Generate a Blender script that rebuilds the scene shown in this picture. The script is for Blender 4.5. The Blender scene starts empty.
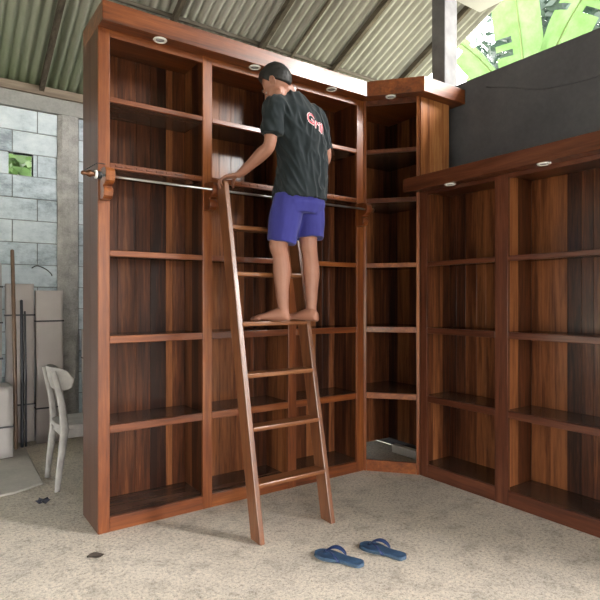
import bpy, bmesh, math, random
from mathutils import Vector, Matrix, noise
random.seed(7)
C = bpy.context.scene.collection
PI = math.pi
YAW = math.radians(35.1)

# ------------------------------------------------------------------ helpers
class MB:
    """collects solids into one mesh; every solid gets its own random tone"""
    def __init__(s):
        s.bm = bmesh.new(); s.lay = s.bm.loops.layers.float_color.new('tone')
    def _tone(s, faces, t=None):
        t = random.random() if t is None else t
        for f in faces:
            for l in f.loops: l[s.lay] = (t, t, t, 1)
    def box(s, x0, x1, y0, y1, z0, z1, t=None):
        v = [s.bm.verts.new(p) for p in ((x0,y0,z0),(x1,y0,z0),(x1,y1,z0),(x0,y1,z0),(x0,y0,z1),(x1,y0,z1),(x1,y1,z1),(x0,y1,z1))]
        fs = [s.bm.faces.new([v[i] for i in q]) for q in ((3,2,1,0),(4,5,6,7),(0,1,5,4),(1,2,6,5),(2,3,7,6),(3,0,4,7))]
        s._tone(fs, t); return s
    def hexa(s, P, t=None):
        v = [s.bm.verts.new(p) for p in P]
        fs = [s.bm.faces.new([v[i] for i in q]) for q in ((3,2,1,0),(4,5,6,7),(0,1,5,4),(1,2,6,5),(2,3,7,6),(3,0,4,7))]
        s._tone(fs, t); return s
    def prism(s, poly, z0, z1, axis='z', t=None):
        def P(a, b, c):
            return (a, b, c) if axis == 'z' else ((c, a, b) if axis == 'x' else (a, c, b))
        lo = [s.bm.verts.new(P(a, b, z0)) for a, b in poly]; hi = [s.bm.verts.new(P(a, b, z1)) for a, b in poly]
        n = len(poly); fs = [s.bm.faces.new(lo[::-1]), s.bm.faces.new(hi)]
        for i in range(n): fs.append(s.bm.faces.new((lo[i], lo[(i+1) % n], hi[(i+1) % n], hi[i])))
        bmesh.ops.recalc_face_normals(s.bm, faces=fs)
        s._tone(fs, t); return s
    def loft(s, rings, close=True, t=None, smooth=True):
        """rings: list of lists of points"""
        R = [[s.bm.verts.new(p) for p in r] for r in rings]; n = len(R[0]); fs = []
        for a, b in zip(R, R[1:]):
            for i in range(n): fs.append(s.bm.faces.new((a[i], a[(i+1) % n], b[(i+1) % n], b[i])))
        if close:
            fs.append(s.bm.faces.new(R[0][::-1])); fs.append(s.bm.faces.new(R[-1]))
        for f in fs: f.smooth = smooth
        s._tone(fs, t); return s
    def tube(s, pts, rad, n=12, t=None, round_ends=False):
        pts = [Vector(p) for p in pts]
        rad = [rad]*len(pts) if not hasattr(rad, '__len__') else list(rad)
        if round_ends:
            d0 = (pts[0]-pts[1]).normalized(); d1 = (pts[-1]-pts[-2]).normalized(); r0, r1 = rad[0], rad[-1]
            A = [(pts[0]+d0*r0*math.sin(a), r0*math.cos(a)) for a in (1.4, 1.1, .8, .4)]
            B = [(pts[-1]+d1*r1*math.sin(a), r1*math.cos(a)) for a in (.4, .8, 1.1, 1.4)]
            pts = [a[0] for a in A]+pts+[b[0] for b in B]; rad = [a[1] for a in A]+rad+[b[1] for b in B]
        rings = []; up = None
        for i, p in enumerate(pts):
            d = (pts[min(i+1, len(pts)-1)]-pts[max(i-1, 0)]).normalized()
            if up is None: up = Vector((0,0,1)) if abs(d.z) < .9 else Vector((0,1,0))
            x = d.cross(up).normalized(); y = x.cross(d).normalized(); up = y
            rings.append([p+(x*math.cos(2*PI*k/n)+y*math.sin(2*PI*k/n))*rad[i] for k in range(n)])
        return s.loft(rings, t=t)
    def lathe(s, c, prof, axis='z', n=20, t=None):
        rings = []
        for r, h in prof:
            ring = []
            for k in range(n):
                a = 2*PI*k/n; u, v = r*math.cos(a), r*math.sin(a)
                q = (u, v, h) if axis == 'z' else ((h, u, v) if axis == 'x' else (v, h, u))
                ring.append((c[0]+q[0], c[1]+q[1], c[2]+q[2]))
            rings.append(ring)
        return s.loft(rings, t=t)
    def ell(s, c, r, M=None, sub=3):
        m = Matrix.Diagonal((r[0], r[1], r[2], 1))
        if M is not None: m = M.to_4x4() @ m
        m = Matrix.Translation(c) @ m
        g = bmesh.ops.create_icosphere(s.bm, subdivisions=sub, radius=1, matrix=m)
        fs = set(f for v in g['verts'] for f in v.link_faces)
        for f in fs: f.smooth = True
        s._tone(fs); return s

def smoothpts(P, R, k=4):
    """Catmull-Rom through points with radii"""
    P = [Vector(p) for p in P]; out = []; ro = []
    for i in range(len(P)-1):
        p0 = P[max(i-1,0)]; p1 = P[i]; p2 = P[i+1]; p3 = P[min(i+2, len(P)-1)]
        for j in range(k):
            t = j/k
            out.append(.5*((2*p1)+(-p0+p2)*t+(2*p0-5*p1+4*p2-p3)*t*t+(-p0+3*p1-3*p2+p3)*t**3))
            tt = t*t*(3-2*t); ro.append(R[i]*(1-tt)+R[i+1]*tt)
    out.append(P[-1]); ro.append(R[-1]); return out, ro

def obj(name, mb, mat, parent=None, bevel=0, smooth=None, segs=2):
    bm = mb.bm
    if parent is not None:
        p = parent
        while p.parent: p = p.parent
        bm.transform(p.matrix_basis.inverted())
    me = bpy.data.meshes.new(name); bm.to_mesh(me); bm.free()
    o = bpy.data.objects.new(name, me); C.objects.link(o)
    if mat: me.materials.append(mat)
    if parent is not None: o.parent = parent
    if bevel:
        b = o.modifiers.new('bevel', 'BEVEL'); b.width = bevel; b.segments = segs; b.limit_method = 'ANGLE'; b.angle_limit = math.radians(40)
    return o
def thing(name, label, cat, loc=(0,0,0), rotz=0, group=None):
    o = bpy.data.objects.new(name, None); C.objects.link(o); o.empty_display_size = .1
    o.location = loc; o.rotation_euler = (0,0,rotz); o.matrix_basis = Matrix.Translation(loc) @ Matrix.Rotation(rotz, 4, 'Z')
    o['label'] = label; o['category'] = cat
    if group: o['group'] = group
    return o
def tag(o, label, cat, group=None, kind=None):
    o['label'] = label; o['category'] = cat
    if group: o['group'] = group
    if kind: o['kind'] = kind
    return o
def struct(name, mb, mat, parent=None, bevel=0):
    o = obj(name, mb, mat, parent, bevel)
    if parent is None: o['kind'] = 'structure'
    return o

# ------------------------------------------------------------------ materials
def nodes(name):
    m = bpy.data.materials.new(name); m.use_nodes = True; nt = m.node_tree
    return m, nt, nt.nodes['Principled BSDF'], nt.links
def noise_node(nt, scale, detail=4, vec=None, rough=.55):
    n = nt.nodes.new('ShaderNodeTexNoise'); n.inputs['Scale'].default_value = scale; n.inputs['Detail'].default_value = detail; n.inputs['Roughness'].default_value = rough
    if vec: nt.links.new(vec, n.inputs['Vector'])
    return n
def mapping(nt, scale, world=False):
    tc = nt.nodes.new('ShaderNodeTexCoord'); mp = nt.nodes.new('ShaderNodeMapping'); mp.inputs['Scale'].default_value = scale
    nt.links.new(tc.outputs['Object'], mp.inputs['Vector']); return mp.outputs['Vector']
def ramp(nt, fac, stops):
    r = nt.nodes.new('ShaderNodeValToRGB'); e = r.color_ramp.elements
    while len(e) < len(stops): e.new(.5)
    for el, (p, c) in zip(e, stops): el.position = p; el.color = (*c, 1)
    nt.links.new(fac, r.inputs['Fac']); return r.outputs['Color']
def mixc(nt, fac, a, b, mode='MIX'):
    m = nt.nodes.new('ShaderNodeMix'); m.data_type = 'RGBA'; m.blend_type = mode
    for i, v in ((0, fac), (6, a), (7, b)):
        if hasattr(v, 'default_value') or hasattr(v, 'links'): nt.links.new(v, m.inputs[i])
        else: m.inputs[i].default_value = v if i == 0 else (*v, 1)
    return m.outputs[2]
def math_n(nt, op, a, b=0):
    m = nt.nodes.new('ShaderNodeMath'); m.operation = op
    for i, v in ((0, a), (1, b)):
        if hasattr(v, 'links'): nt.links.new(v, m.inputs[i])
        else: m.inputs[i].default_value = v
    return m.outputs[0]
def bump(nt, bsdf, h, strength=.2, dist=.002):
    b = nt.nodes.new('ShaderNodeBump'); b.inputs['Strength'].default_value = strength; b.inputs['Distance'].default_value = dist
    nt.links.new(h, b.inputs['Height']); nt.links.new(b.outputs['Normal'], bsdf.inputs['Normal'])

def wood(name, dark, mid, light, axis='z', rough=.28, tone=.6, coat=.2, spec=.22):
    m, nt, b, L = nodes(name)
    s = {'x': (.55, 9, 9), 'y': (9, .55, 9), 'z': (9, 9, .55)}[axis]
    at = nt.nodes.new('ShaderNodeAttribute'); at.attribute_name = 'tone'
    tc = nt.nodes.new('ShaderNodeTexCoord'); mp = nt.nodes.new('ShaderNodeMapping'); mp.inputs['Scale'].default_value = s
    sh = nt.nodes.new('ShaderNodeVectorMath'); sh.operation = 'MULTIPLY_ADD'; sh.inputs[1].default_value = (37, 23, 31)
    L.new(at.outputs['Color'], sh.inputs[0]); L.new(tc.outputs['Object'], mp.inputs['Vector']); L.new(mp.outputs['Vector'], sh.inputs[2])
    v = sh.outputs['Vector']
    n1 = noise_node(nt, 1.6, 5, v, .6); n2 = noise_node(nt, 7, 5, v, .7); n1.inputs['Distortion'].default_value = .8
    f = math_n(nt, 'ADD', math_n(nt, 'MULTIPLY', n1.outputs['Fac'], .8), math_n(nt, 'MULTIPLY', n2.outputs['Fac'], .55)); f = math_n(nt, 'SUBTRACT', f, .16)
    f = math_n(nt, 'ADD', f, math_n(nt, 'MULTIPLY', math_n(nt, 'SUBTRACT', at.outputs['Fac'], .5), tone*.35))
    c = ramp(nt, f, [(.28, dark), (.52, mid), (.78, light)])
    L.new(c, b.inputs['Base Color']); b.inputs['Roughness'].default_value = rough
    b.inputs['Coat Weight'].default_value = coat; b.inputs['Coat Roughness'].default_value = .12; b.inputs['Specular IOR Level'].default_value = spec
    bump(nt, b, n2.outputs['Fac'], .12, .001)
    return m
FR = [(.055,.012,.004), (.165,.043,.011), (.30,.098,.026)]
PN = [(.022,.007,.004), (.098,.030,.012), (.27,.098,.036)]
W = {a: wood('varnished_frame_wood_'+a, *FR, axis=a, tone=.35, rough=.34, coat=.35, spec=.45) for a in 'xyz'}
W_panel = wood('varnished_plank_panel', *PN, axis='z', rough=.32, tone=1.25)
W_shelf = {a: wood('varnished_shelf_wood_'+a, (.045,.022,.014), (.095,.050,.034), (.15,.08,.055), axis=a, rough=.24, tone=.4) for a in 'xy'}
DK = [(.03,.009,.005), (.085,.026,.013), (.15,.052,.026)]
WD = {a: wood('shade_toned_frame_wood_'+a, *DK, axis=a, tone=.35) for a in 'xyz'}  # frame wood again, with shade painted into the colour
W_lad = wood('oiled_ladder_wood', (.09,.030,.012), (.18,.066,.026), (.28,.12,.05), axis='z', rough=.33, tone=.4, coat=.5, spec=.5)
W_ladx = wood('oiled_ladder_wood_x', (.09,.030,.012), (.18,.066,.026), (.28,.12,.05), axis='x', rough=.33, tone=.4)
W_rough = wood('rough_grey_timber', (.05,.04,.03), (.10,.08,.06), (.17,.14,.11), axis='y', rough=.9, coat=0)
W_purlin = wood('grey_purlin_timber', (.04,.035,.03), (.09,.075,.06), (.15,.13,.11), axis='x', rough=.9, coat=0)
W_rough_x = wood('rough_brown_timber_x', (.10,.075,.055), (.2,.155,.12), (.32,.26,.2), axis='x', rough=.9, coat=0)

def simple(name, col, rough=.5, metal=0, var=0, scale=20, bmp=0, coat=0, dist=.002):
    m, nt, b, L = nodes(name)
    b.inputs['Roughness'].default_value = rough; b.inputs['Metallic'].default_value = metal; b.inputs['Coat Weight'].default_value = coat
    if var or bmp:
        n = noise_node(nt, scale, 5, mapping(nt, (1,1,1)))
        lo = tuple(c*(1-var) for c in col); hi = tuple(min(1, c*(1+var)) for c in col)
        L.new(ramp(nt, n.outputs['Fac'], [(.3, lo), (.7, hi)]), b.inputs['Base Color'])
        if bmp: bump(nt, b, n.outputs['Fac'], bmp, dist)
    else: b.inputs['Base Color'].default_value = (*col, 1)
    return m
M = dict(
    steel=simple('brushed_steel', (.62,.63,.65), .28, 1),
    bronze=simple('turned_bronze', (.20,.10,.06), .35, 1),
    black=simple('black_rubber', (.012,.012,.014), .45),
    white_plastic=simple('white_plastic', (.82,.82,.80), .35),
    lens=simple('grey_lens', (.30,.31,.33), .2),
    chair=simple('raw_pale_chair_wood', (.36,.34,.325), .75, var=.2, scale=12),
    wrap=simple('pinkish_grey_wrapping', (.50,.45,.435), .7, var=.10, scale=3, bmp=.25, dist=.01),
    wrap_b=simple('pale_grey_wrapping', (.46,.43,.42), .65, var=.10, scale=3, bmp=.3, dist=.01),
    strap=simple('dark_strap', (.03,.03,.035), .5),
    pole_brown=simple('brown_bamboo_pole', (.15,.085,.05), .4, var=.2, scale=6),
    pole_dark=simple('dark_metal_pipe', (.035,.037,.045), .35, .5),
    skin=simple('tan_skin', (.30,.135,.09), .5, var=.10, scale=8),
    hair=simple('black_hair', (.007,.006,.006), .6, var=.3, scale=60, bmp=.5),
    eye=simple('eye_white', (.35,.32,.30), .3),
    print_=simple('red_shirt_print', (.62,.05,.09), .7),
    print_w=simple('white_shirt_print', (.72,.66,.68), .7),
    slip=simple('blue_foam_rubber', (.035,.078,.155), .55, var=.35, scale=25, bmp=.2),
    slip_s=simple('blue_grey_sole_edge', (.05,.085,.13), .6),
    slip_b=simple('navy_rubber_strap', (.010,.025,.085), .4),
    post=simple('grey_painted_post', (.15,.145,.15), .8, var=.25, scale=9, bmp=.3),
    ply=simple('white_board', (.72,.71,.69), .7),
    leafdark=simple('leaf_litter', (.06,.045,.035), .8),
    scrap=simple('dark_plastic_scrap', (.03,.03,.05), .35),
    pale=simple('pale_gap_strip', (.75,.72,.66), .7, var=.08, scale=10),
    stem=simple('banana_stem', (.30,.36,.14), .6, var=.3, scale=5),
    trunk=simple('tree_trunk', (.12,.09,.06), .9, var=.3, scale=8),
)
def cloth(name, col, var=.2, sc=6):
    m, nt, b, L = nodes(name)
    n = noise_node(nt, sc, 4, mapping(nt, (1,1,.45))); n2 = noise_node(nt, 500, 2, mapping(nt, (1,1,1)))
    L.new(ramp(nt, n.outputs['Fac'], [(.3, tuple(c*(1-var) for c in col)), (.7, tuple(c*(1+var) for c in col))]), b.inputs['Base Color'])
    b.inputs['Roughness'].default_value = .85; b.inputs['Sheen Weight'].default_value = .12; b.inputs['Specular IOR Level'].default_value = .2; b.inputs['Sheen Roughness'].default_value = .5
    bump(nt, b, n2.outputs['Fac'], .15, .0006)
    return m
M['shirt'] = cloth('dark_teal_cotton', (.010,.015,.018)); M['shorts'] = cloth('faded_blue_cotton', (.035,.035,.20), .25)

def leafmat(name, col, col2, trans=.5):
    m, nt, b, L = nodes(name)
    n = noise_node(nt, 3.5, 6, mapping(nt, (1,1,1)), .7)
    c = ramp(nt, n.outputs['Fac'], [(.3, col), (.7, col2)]); L.new(c, b.inputs['Base Color']); b.inputs['Roughness'].default_value = .45
    tr = nt.nodes.new('ShaderNodeBsdfTranslucent'); L.new(c, tr.inputs['Color'])
    mx = nt.nodes.new('ShaderNodeMixShader'); mx.inputs[0].default_value = trans
    L.new(b.outputs[0], mx.inputs[1]); L.new(tr.outputs[0], mx.inputs[2]); L.new(mx.outputs[0], nt.nodes['Material Output'].inputs['Surface'])
    return m
M['banana'] = leafmat('banana_leaf', (.075,.15,.035), (.15,.23,.10), .5)
M['midrib'] = simple('pale_midrib', (.20,.26,.10), .5)
M['foliage'] = leafmat('tree_foliage', (.022,.045,.03), (.05,.08,.06), .4)
M['bush'] = leafmat('bush_foliage', (.03,.07,.012), (.06,.11,.025), .45)

# floor: trodden, gritty cement
def floor_mat():
    m, nt, b, L = nodes('gritty_cement_floor')
    v = mapping(nt, (1,1,1))
    big = noise_node(nt, .9, 5, v, .6); mid = noise_node(nt, 7, 6, v, .7); fine = noise_node(nt, 55, 6, v, .75); grit = noise_node(nt, 130, 3, v, .8)
    c1 = ramp(nt, big.outputs['Fac'], [(.32, (.49,.44,.385)), (.55, (.60,.53,.45)), (.75, (.68,.61,.53))])
    c2 = ramp(nt, mid.outputs['Fac'], [(.33, (.70,.69,.68)), (.50, (1,1,1)), (.75, (1.06,1.05,1.04))])
    c3 = ramp(nt, fine.outputs['Fac'], [(.35, (.50,.48,.46)), (.47, (.93,.93,.93)), (.66, (1.22,1.20,1.16))])
    c4 = ramp(nt, grit.outputs['Fac'], [(.33, (.45,.43,.41)), (.45, (1,1,1)), (.8, (1.15,1.15,1.15))])
    c = mixc(nt, 1.0, mixc(nt, 1.0, mixc(nt, 1.0, c1, c2, 'MULTIPLY'), c3, 'MULTIPLY'), c4, 'MULTIPLY')
    L.new(c, b.inputs['Base Color']); b.inputs['Roughness'].default_value = .92
    h = math_n(nt, 'ADD', math_n(nt, 'MULTIPLY', mid.outputs['Fac'], .6), math_n(nt, 'MULTIPLY', fine.outputs['Fac'], .5))
    bump(nt, b, h, .55, .012)
    return m
def slab_mat(name, a, c, sc=3, bm_=.3, scale=(1,1,1), dist=.006):
    m, nt, b, L = nodes(name)
    v = mapping(nt, scale); n = noise_node(nt, sc, 7, v, .7); n2 = noise_node(nt, sc*14, 4, v, .7)
    f = math_n(nt, 'ADD', math_n(nt, 'MULTIPLY', n.outputs['Fac'], .7), math_n(nt, 'MULTIPLY', n2.outputs['Fac'], .3))
    L.new(ramp(nt, f, [(.35, a), (.65, c)]), b.inputs['Base Color']); b.inputs['Roughness'].default_value = .9
    bump(nt, b, f, bm_, dist); return m
M['floor'] = floor_mat()
M['slab'] = slab_mat('grey_concrete_slab', (.36,.335,.30), (.50,.46,.41))
M['plaster'] = slab_mat('dark_cement_render', (.066,.063,.075), (.10,.097,.11), 2.2)
M['beam'] = slab_mat('cast_concrete_beam', (.22,.22,.21), (.36,.35,.33), 4)
M['column'] = slab_mat('rough_cast_column', (.22,.215,.205), (.50,.48,.46), 6, .9, dist=.02)
M['ground'] = slab_mat('outdoor_earth', (.22,.24,.16), (.40,.38,.28), .6)
def block_mat():
    m, nt, b, L = nodes('pale_concrete_blocks')
    at = nt.nodes.new('ShaderNodeAttribute'); at.attribute_name = 'tone'
    n = noise_node(nt, 3.5, 8, mapping(nt, (1,1,1.6)), .78); n2 = noise_node(nt, 70, 4, mapping(nt, (1,1,1)), .7)
    f = math_n(nt, 'ADD', n.outputs['Fac'], math_n(nt, 'MULTIPLY', math_n(nt, 'SUBTRACT', at.outputs['Fac'], .5), .16))
    L.new(ramp(nt, f, [(.33, (.25,.29,.33)), (.45, (.43,.50,.55)), (.52, (.52,.59,.64)), (.68, (.64,.70,.74))]), b.inputs['Base Color'])
    b.inputs['Roughness'].default_value = .92; bump(nt, b, n2.outputs['Fac'], .4, .003); return m
M['block'] = block_mat(); M['mortar'] = slab_mat('grey_mortar', (.16,.165,.165), (.27,.275,.27), 9)
def roof_mat():
    m, nt, b, L = nodes('weathered_corrugated_sheet')
    tc = nt.nodes.new('ShaderNodeTexCoord'); sp = nt.nodes.new('ShaderNodeSeparateXYZ'); L.new(tc.outputs['Object'], sp.inputs[0])
    n = noise_node(nt, 1.6, 7, mapping(nt, (1.5,.5,.5)), .7); n2 = noise_node(nt, 18, 5, mapping(nt, (1,.25,.25)), .7)
    f = math_n(nt, 'ADD', math_n(nt, 'MULTIPLY', n.outputs['Fac'], .6), math_n(nt, 'MULTIPLY', n2.outputs['Fac'], .4))
    c = ramp(nt, f, [(.34, (.24,.225,.195)), (.52, (.37,.355,.315)), (.7, (.47,.45,.41))])
    # moss grows along the eave and the shaded left end
    g = math_n(nt, 'ADD', math_n(nt, 'MULTIPLY', sp.outputs['Y'], .55), math_n(nt, 'MULTIPLY', sp.outputs['X'], -.22))
    g = math_n(nt, 'ADD', g, math_n(nt, 'MULTIPLY', n2.outputs['Fac'], .9))
    gf = ramp(nt, g, [(.0, (0,0,0)), (1.0, (1,1,1))]); 
    mr = nt.nodes.new('ShaderNodeMapRange'); mr.inputs['From Min'].default_value = .9; mr.inputs['From Max'].default_value = 1.9; mr.inputs['To Max'].default_value = .8
    L.new(g, mr.inputs['Value'])
    c = mixc(nt, mr.outputs['Result'], c, (.12,.17,.075))
    L.new(c, b.inputs['Base Color']); b.inputs['Roughness'].default_value = .75; bump(nt, b, n2.outputs['Fac'], .2, .002)
    return m
M['roof'] = roof_mat()

# ------------------------------------------------------------------ the shed
WY = 2.50     # inner face of the block wall
WX = 2.75     # inner face of the rendered wall
RT = .45      # roof pitch
RIDGE = -2.6
def roof_z(y): return 3.42 + RT*(WY - y) if y > RIDGE else 3.42+RT*(WY-RIDGE)-RT*(RIDGE-y)
mb = MB()
nx, ny = 70, 70
def fz(x, y): return .008*noise.noise((x*1.3, y*1.3, 0)) if (y < -.9 or x < -.35) and y < .8 else 0
X0, X1, Y0, Y1 = -8, WX, -7, WY
vs = [[mb.bm.verts.new((X0+(X1-X0)*i/nx, Y0+(Y1-Y0)*j/ny, 0)) for j in range(ny+1)] for i in range(nx+1)]
for i in range(nx):
    for j in range(ny): mb.bm.faces.new((vs[i][j], vs[i+1][j], vs[i+1][j+1], vs[i][j+1]))
struct('floor', mb, M['floor'])
mb = MB(); mb.prism([(-4.5, .99), (-.30, 1.0), (-.10, 1.10), (-.055, 2.45), (-.055, WY), (-4.5, WY)], 0, .018)
struct('floor_slab', mb, M['slab'], bevel=.01)
mb = MB()
v = [mb.bm.verts.new(p) for p in ((-60,-60,-.06), (60,-60,-.06), (60,60,-.06), (-60,60,-.06))]; mb.bm.faces.new(v)
struct('ground', mb, M['ground'])

# block wall with ring beam, column and a missing half block
BH, BL = .2115, .43
HX0, HX1, HZ0, HZ1 = -.165, .045, 3.17-3*.2115, 3.17-2*.2115
wb = MB(); mo = MB()
z_top = 3.17
for k in range(15):
    z0 = z_top-(k+1)*BH; z1 = z0+BH-.007
    off = (.08 if k % 2 == 0 else -.135)
    x = off-10*BL
    while x < 2.95:
        a, b2 = x+.0035, x+BL-.0035; x += BL
        segs = [(a, b2)]
        for (c0, c1) in ((.257, .459),):
            segs = [q for s0, s1 in segs for q in ((s0, min(s1, c0)), (max(s0, c1), s1)) if q[1]-q[0] > .01]
        if z1 < 0: continue
        if z1 > HZ0+.02 and z0 < HZ1-.02:
            segs = [q for s0, s1 in segs for q in ((s0, min(s1, HX0)), (max(s0, HX1), s1)) if q[1]-q[0] > .01]
        for s0, s1 in segs:
            wb.box(s0, s1, WY+random.uniform(-.004, .004), WY+.10, max(z0, 0), z1)
wall = struct('wall_back', wb, M['block'], bevel=.004)
# mortar bed behind the faces, leaving the opening free
mo.box(-4.3, HX0, WY+.008, WY+.092, 0, 3.18); mo.box(HX1, .265, WY+.008, WY+.092, 0, 3.18); mo.box(.45, 2.95, WY+.008, WY+.092, 0, 3.18)
mo.box(HX0, HX1, WY+.008, WY+.092, 0, HZ0); mo.box(HX0, HX1, WY+.008, WY+.092, HZ1, 3.18)
obj('mortar', mo, M['mortar'], wall)
mb = MB(); mb.box(-4.4, 3.0, WY-.03, WY+.13, 3.17, 3.32); obj('ring_beam', mb, M['beam'], wall, .006)
mb = MB(); mb.box(-4.4, 3.0, WY-.05, WY+.06, 3.32, 3.405); obj('wall_plate', mb, W_rough_x, wall, .005)
mb = MB()
rings = []
for i in range(28):
    z = 3.17*i/27; r = []
    for (x, y) in ((.257,WY+.12), (.257,WY-.012), (.30,WY-.03), (.36,WY-.035), (.42,WY-.03), (.452,WY-.015), (.452,WY+.12)):
        k = noise.noise((x*7, y*7, z*6))*.014
        r.append((x+k*.6, y+(k if y < WY+.1 else 0), z))
    rings.append(r)
mb.loft(rings, smooth=False); obj('column', mb, M['column'], wall)

# rendered wall behind the low bookcase
mb = MB()
v_ = []
mb.box(WX, WX+.13, -3.25, WY+.1, 0, 3.11)
struct('wall_right', mb, M['plaster'], bevel=.008)
mb = MB(); cab = [(WX-.006, .05+ -1.0*t, 2.86-.10*math.sin(PI*min(1, t*1.0))) for t in [0]]
pts = [(WX-.003, -.62, 3.0), (WX-.003, -.85, 2.92), (WX-.003, -1.06, 2.84), (WX-.003, -1.27, 2.81), (WX-.003, -1.47, 2.80), (WX-.003, -1.8, 2.83), (WX-.003, -2.1, 2.9)]
P_, R_ = smoothpts(pts, [.004]*len(pts), 5); mb.tube(P_, R_, 8)
tag(obj('cable', mb, M['plaster']), 'thin grey cable sagging across the dark rendered wall', 'cable')

m_ = MB(); P_, R_ = smoothpts([(.03,WY-.006,1.655), (.06,WY-.02,1.675), (.10,WY-.03,1.672), (.16,WY-.035,1.64), (.20,WY-.03,1.60), (.205,WY-.02,1.585)], [.005]*6, 5); m_.tube(P_, R_, 8)
tag(obj('wire', m_, M['black']), 'short bent dark wire sticking out of the block wall above the packages', 'wire')
# roof: corrugated sheets on rafters and purlins
mb = MB(); RX0, RX1, RY0, RY1 = -6.0, 4.13, -7.0, 3.1
pitch = .088; n = int((RX1-RX0)/pitch*10); cols = []
for i in range(n+1):
    x = RX0+(RX1-RX0)*i/n; dz = .021*math.sin(2*PI*(x-RX0)/pitch)
    cols.append([mb.bm.verts.new((x, y, roof_z(y)+.01+dz)) for y in (RY0, RIDGE, 0, 1.2, 2.0, 2.6, RY1)])
for a, b2 in zip(cols, cols[1:]):
    for j in range(6):
        f = mb.bm.faces.new((a[j], b2[j], b2[j+1], a[j+1])); f.smooth = True
ro = struct('ceiling', mb, M['roof'])
so = ro.modifiers.new('solid', 'SOLIDIFY'); so.thickness = .004
def rafter(x, w, d, parent, mat, y0=RIDGE, y1=3.0):
    m_ = MB(); z = lambda y: roof_z(y)-.018
    m_.hexa([(x-w/2,y0,z(y0)-d), (x+w/2,y0,z(y0)-d), (x+w/2,y1,z(y1)-d), (x-w/2,y1,z(y1)-d), (x-w/2,y0,z(y0)), (x+w/2,y0,z(y0)), (x+w/2,y1,z(y1)), (x-w/2,y1,z(y1))])
    return obj('rafter', m_, mat, parent)
for x in (-4.44, -3.53, -2.62, -1.71, -.80, .11, 1.02, 1.93, 2.84, 3.75): rafter(x, .042, .07, ro, W_rough); rafter(x, .042, .07, ro, W_rough, -6.95, RIDGE)
rafter(2.30, .022, .035, ro, W_rough)
for y in (1.40, .1, -1.2, -2.5, -3.8, -5.1, -6.4):
    m_ = MB(); z = roof_z(y)-.012; m_.box(-5.9, 4.1, y-.014, y+.014, z-.03, z); obj('purlin', m_, W_purlin, ro)

# unseen walls added behind and left of the camera, openings shaped for the light
mb = MB(); mb.box(-5.9, 4.05, -6.0, -5.88, 2.5, roof_z(-6.0)-.1); mb.box(-5.9, -1.6, -6.0, -5.88, 0, 2.5); mb.box(1.3, 4.05, -6.0, -5.88, 0, 2.5); struct('added_wall_front', mb, M['plaster'])
mb = MB(); mb.prism([(-5.88, 1.9), (WY, 1.9), (WY, roof_z(WY)-.1), (RIDGE, roof_z(RIDGE)-.1), (-5.88, roof_z(-5.88)-.1)], -5.9, -5.78, 'x'); mb.box(-5.9, -5.78, WY-.3, WY, 0, 1.9); struct('added_wall_left', mb, M['block'])  # unseen, added to dim the light coming from the left
# post that carries the roof above the corner, and the board tucked beside it
mb = MB(); mb.box(WX, WX+.16, -.21, -.07, 3.11, roof_z(-.07)-.0)
post = tag(obj('roof_post', mb, M['post'], bevel=.006), 'square grey roof post standing on the dark wall behind the corner cupboard', 'post')
mb = MB(); mb.box(2.33, 2.745, -1.25, -.56, 3.60, 3.63)
bd = tag(obj('soffit_board', mb, M['ply'], bevel=.003), 'white board hung under the roof beside the grey post', 'board')
mb = MB()
for x in (2.4, 2.68):
    for y in (-1.15, -.66): mb.box(x, x+.03, y, y+.03, 3.63, roof_z(y)-.0)
obj('hanger', mb, W_rough, bd)

# ------------------------------------------------------------------ tall bookcase
SH = [(.62,.046), (1.14,.044), (1.64,.034), (2.15,.034), (2.535,.030)]   # shelf tops, thickness
HT = 2.925
FTH = .022
ST = [(0,.066), (.652,.718), (1.315,1.385), (1.962,2.030)]
def planks(m_, axis, a0, a1, b0, b1, z0, z1, w=.088):
    rn = random.Random(int((a0*7+b0*13+a1*3)*1000)); ws = [rn.uniform(.55, 1.5) for _ in range(max(1, round((a1-a0)/w)))]; cum = [0]
    for q in ws: cum.append(cum[-1]+q/sum(ws)*(a1-a0))
    for p, q in zip(cum, cum[1:]):
        t = rn.random()
        if axis == 'x': m_.box(a0+p+.0005, a0+q-.0005, b0, b1, z0, z1, t)
        else: m_.box(b0, b1, a0+p+.0005, a0+q-.0005, z0, z1, t)
    return
def planks_even(m_, axis, a0, a1, b0, b1, z0, z1, w=.088):
    """vertical tongue and groove boards; axis = direction they are laid along"""
    n_ = max(1, round((a1-a0)/w)); s = (a1-a0)/n_
    for i in range(n_):
        p, q = a0+i*s+.0012, a0+(i+1)*s-.0012
        if axis == 'x': m_.box(p, q, b0, b1, z0, z1)
        else: m_.box(b0, b1, p, q, z0, z1)
def downlight(parent, x, y, z):
    m_ = MB(); m_.lathe((x, y, z), [(.026,.006), (.026,-.004), (.030,-.007), (.038,-.006), (.041,-.001), (.041,.004)], n=28)
    d = obj('downlight', m_, M['white_plastic'], parent)
    m_ = MB(); m_.lathe((x, y, z), [(.0255,.004), (.0255,-.002), (.010,-.005), (.002,-.0055)], n=24); obj('lens', m_, M['lens'], d)
bc = thing('bookcase', 'tall three-bay varnished teak bookcase with cornice, ladder leaning on its rail', 'bookcase', (1.015, 0, 0))
D = .355
m_ = MB(); planks(m_, 'y', .024, D, .0, .020, 0, HT, .17); obj('side_panel', m_, wood('outer_side_panel', (.05,.025,.018), (.09,.042,.028), (.13,.06,.04), 'z', .4, .3, .1), bc, .001)['label'] = 'dark brown outer side panel'
for i, (a, b2) in enumerate(ST):
    m_ = MB(); m_.box(a, b2, 0, .024, 0, HT); obj('stile', m_, W['z'], bc, .003)
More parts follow.
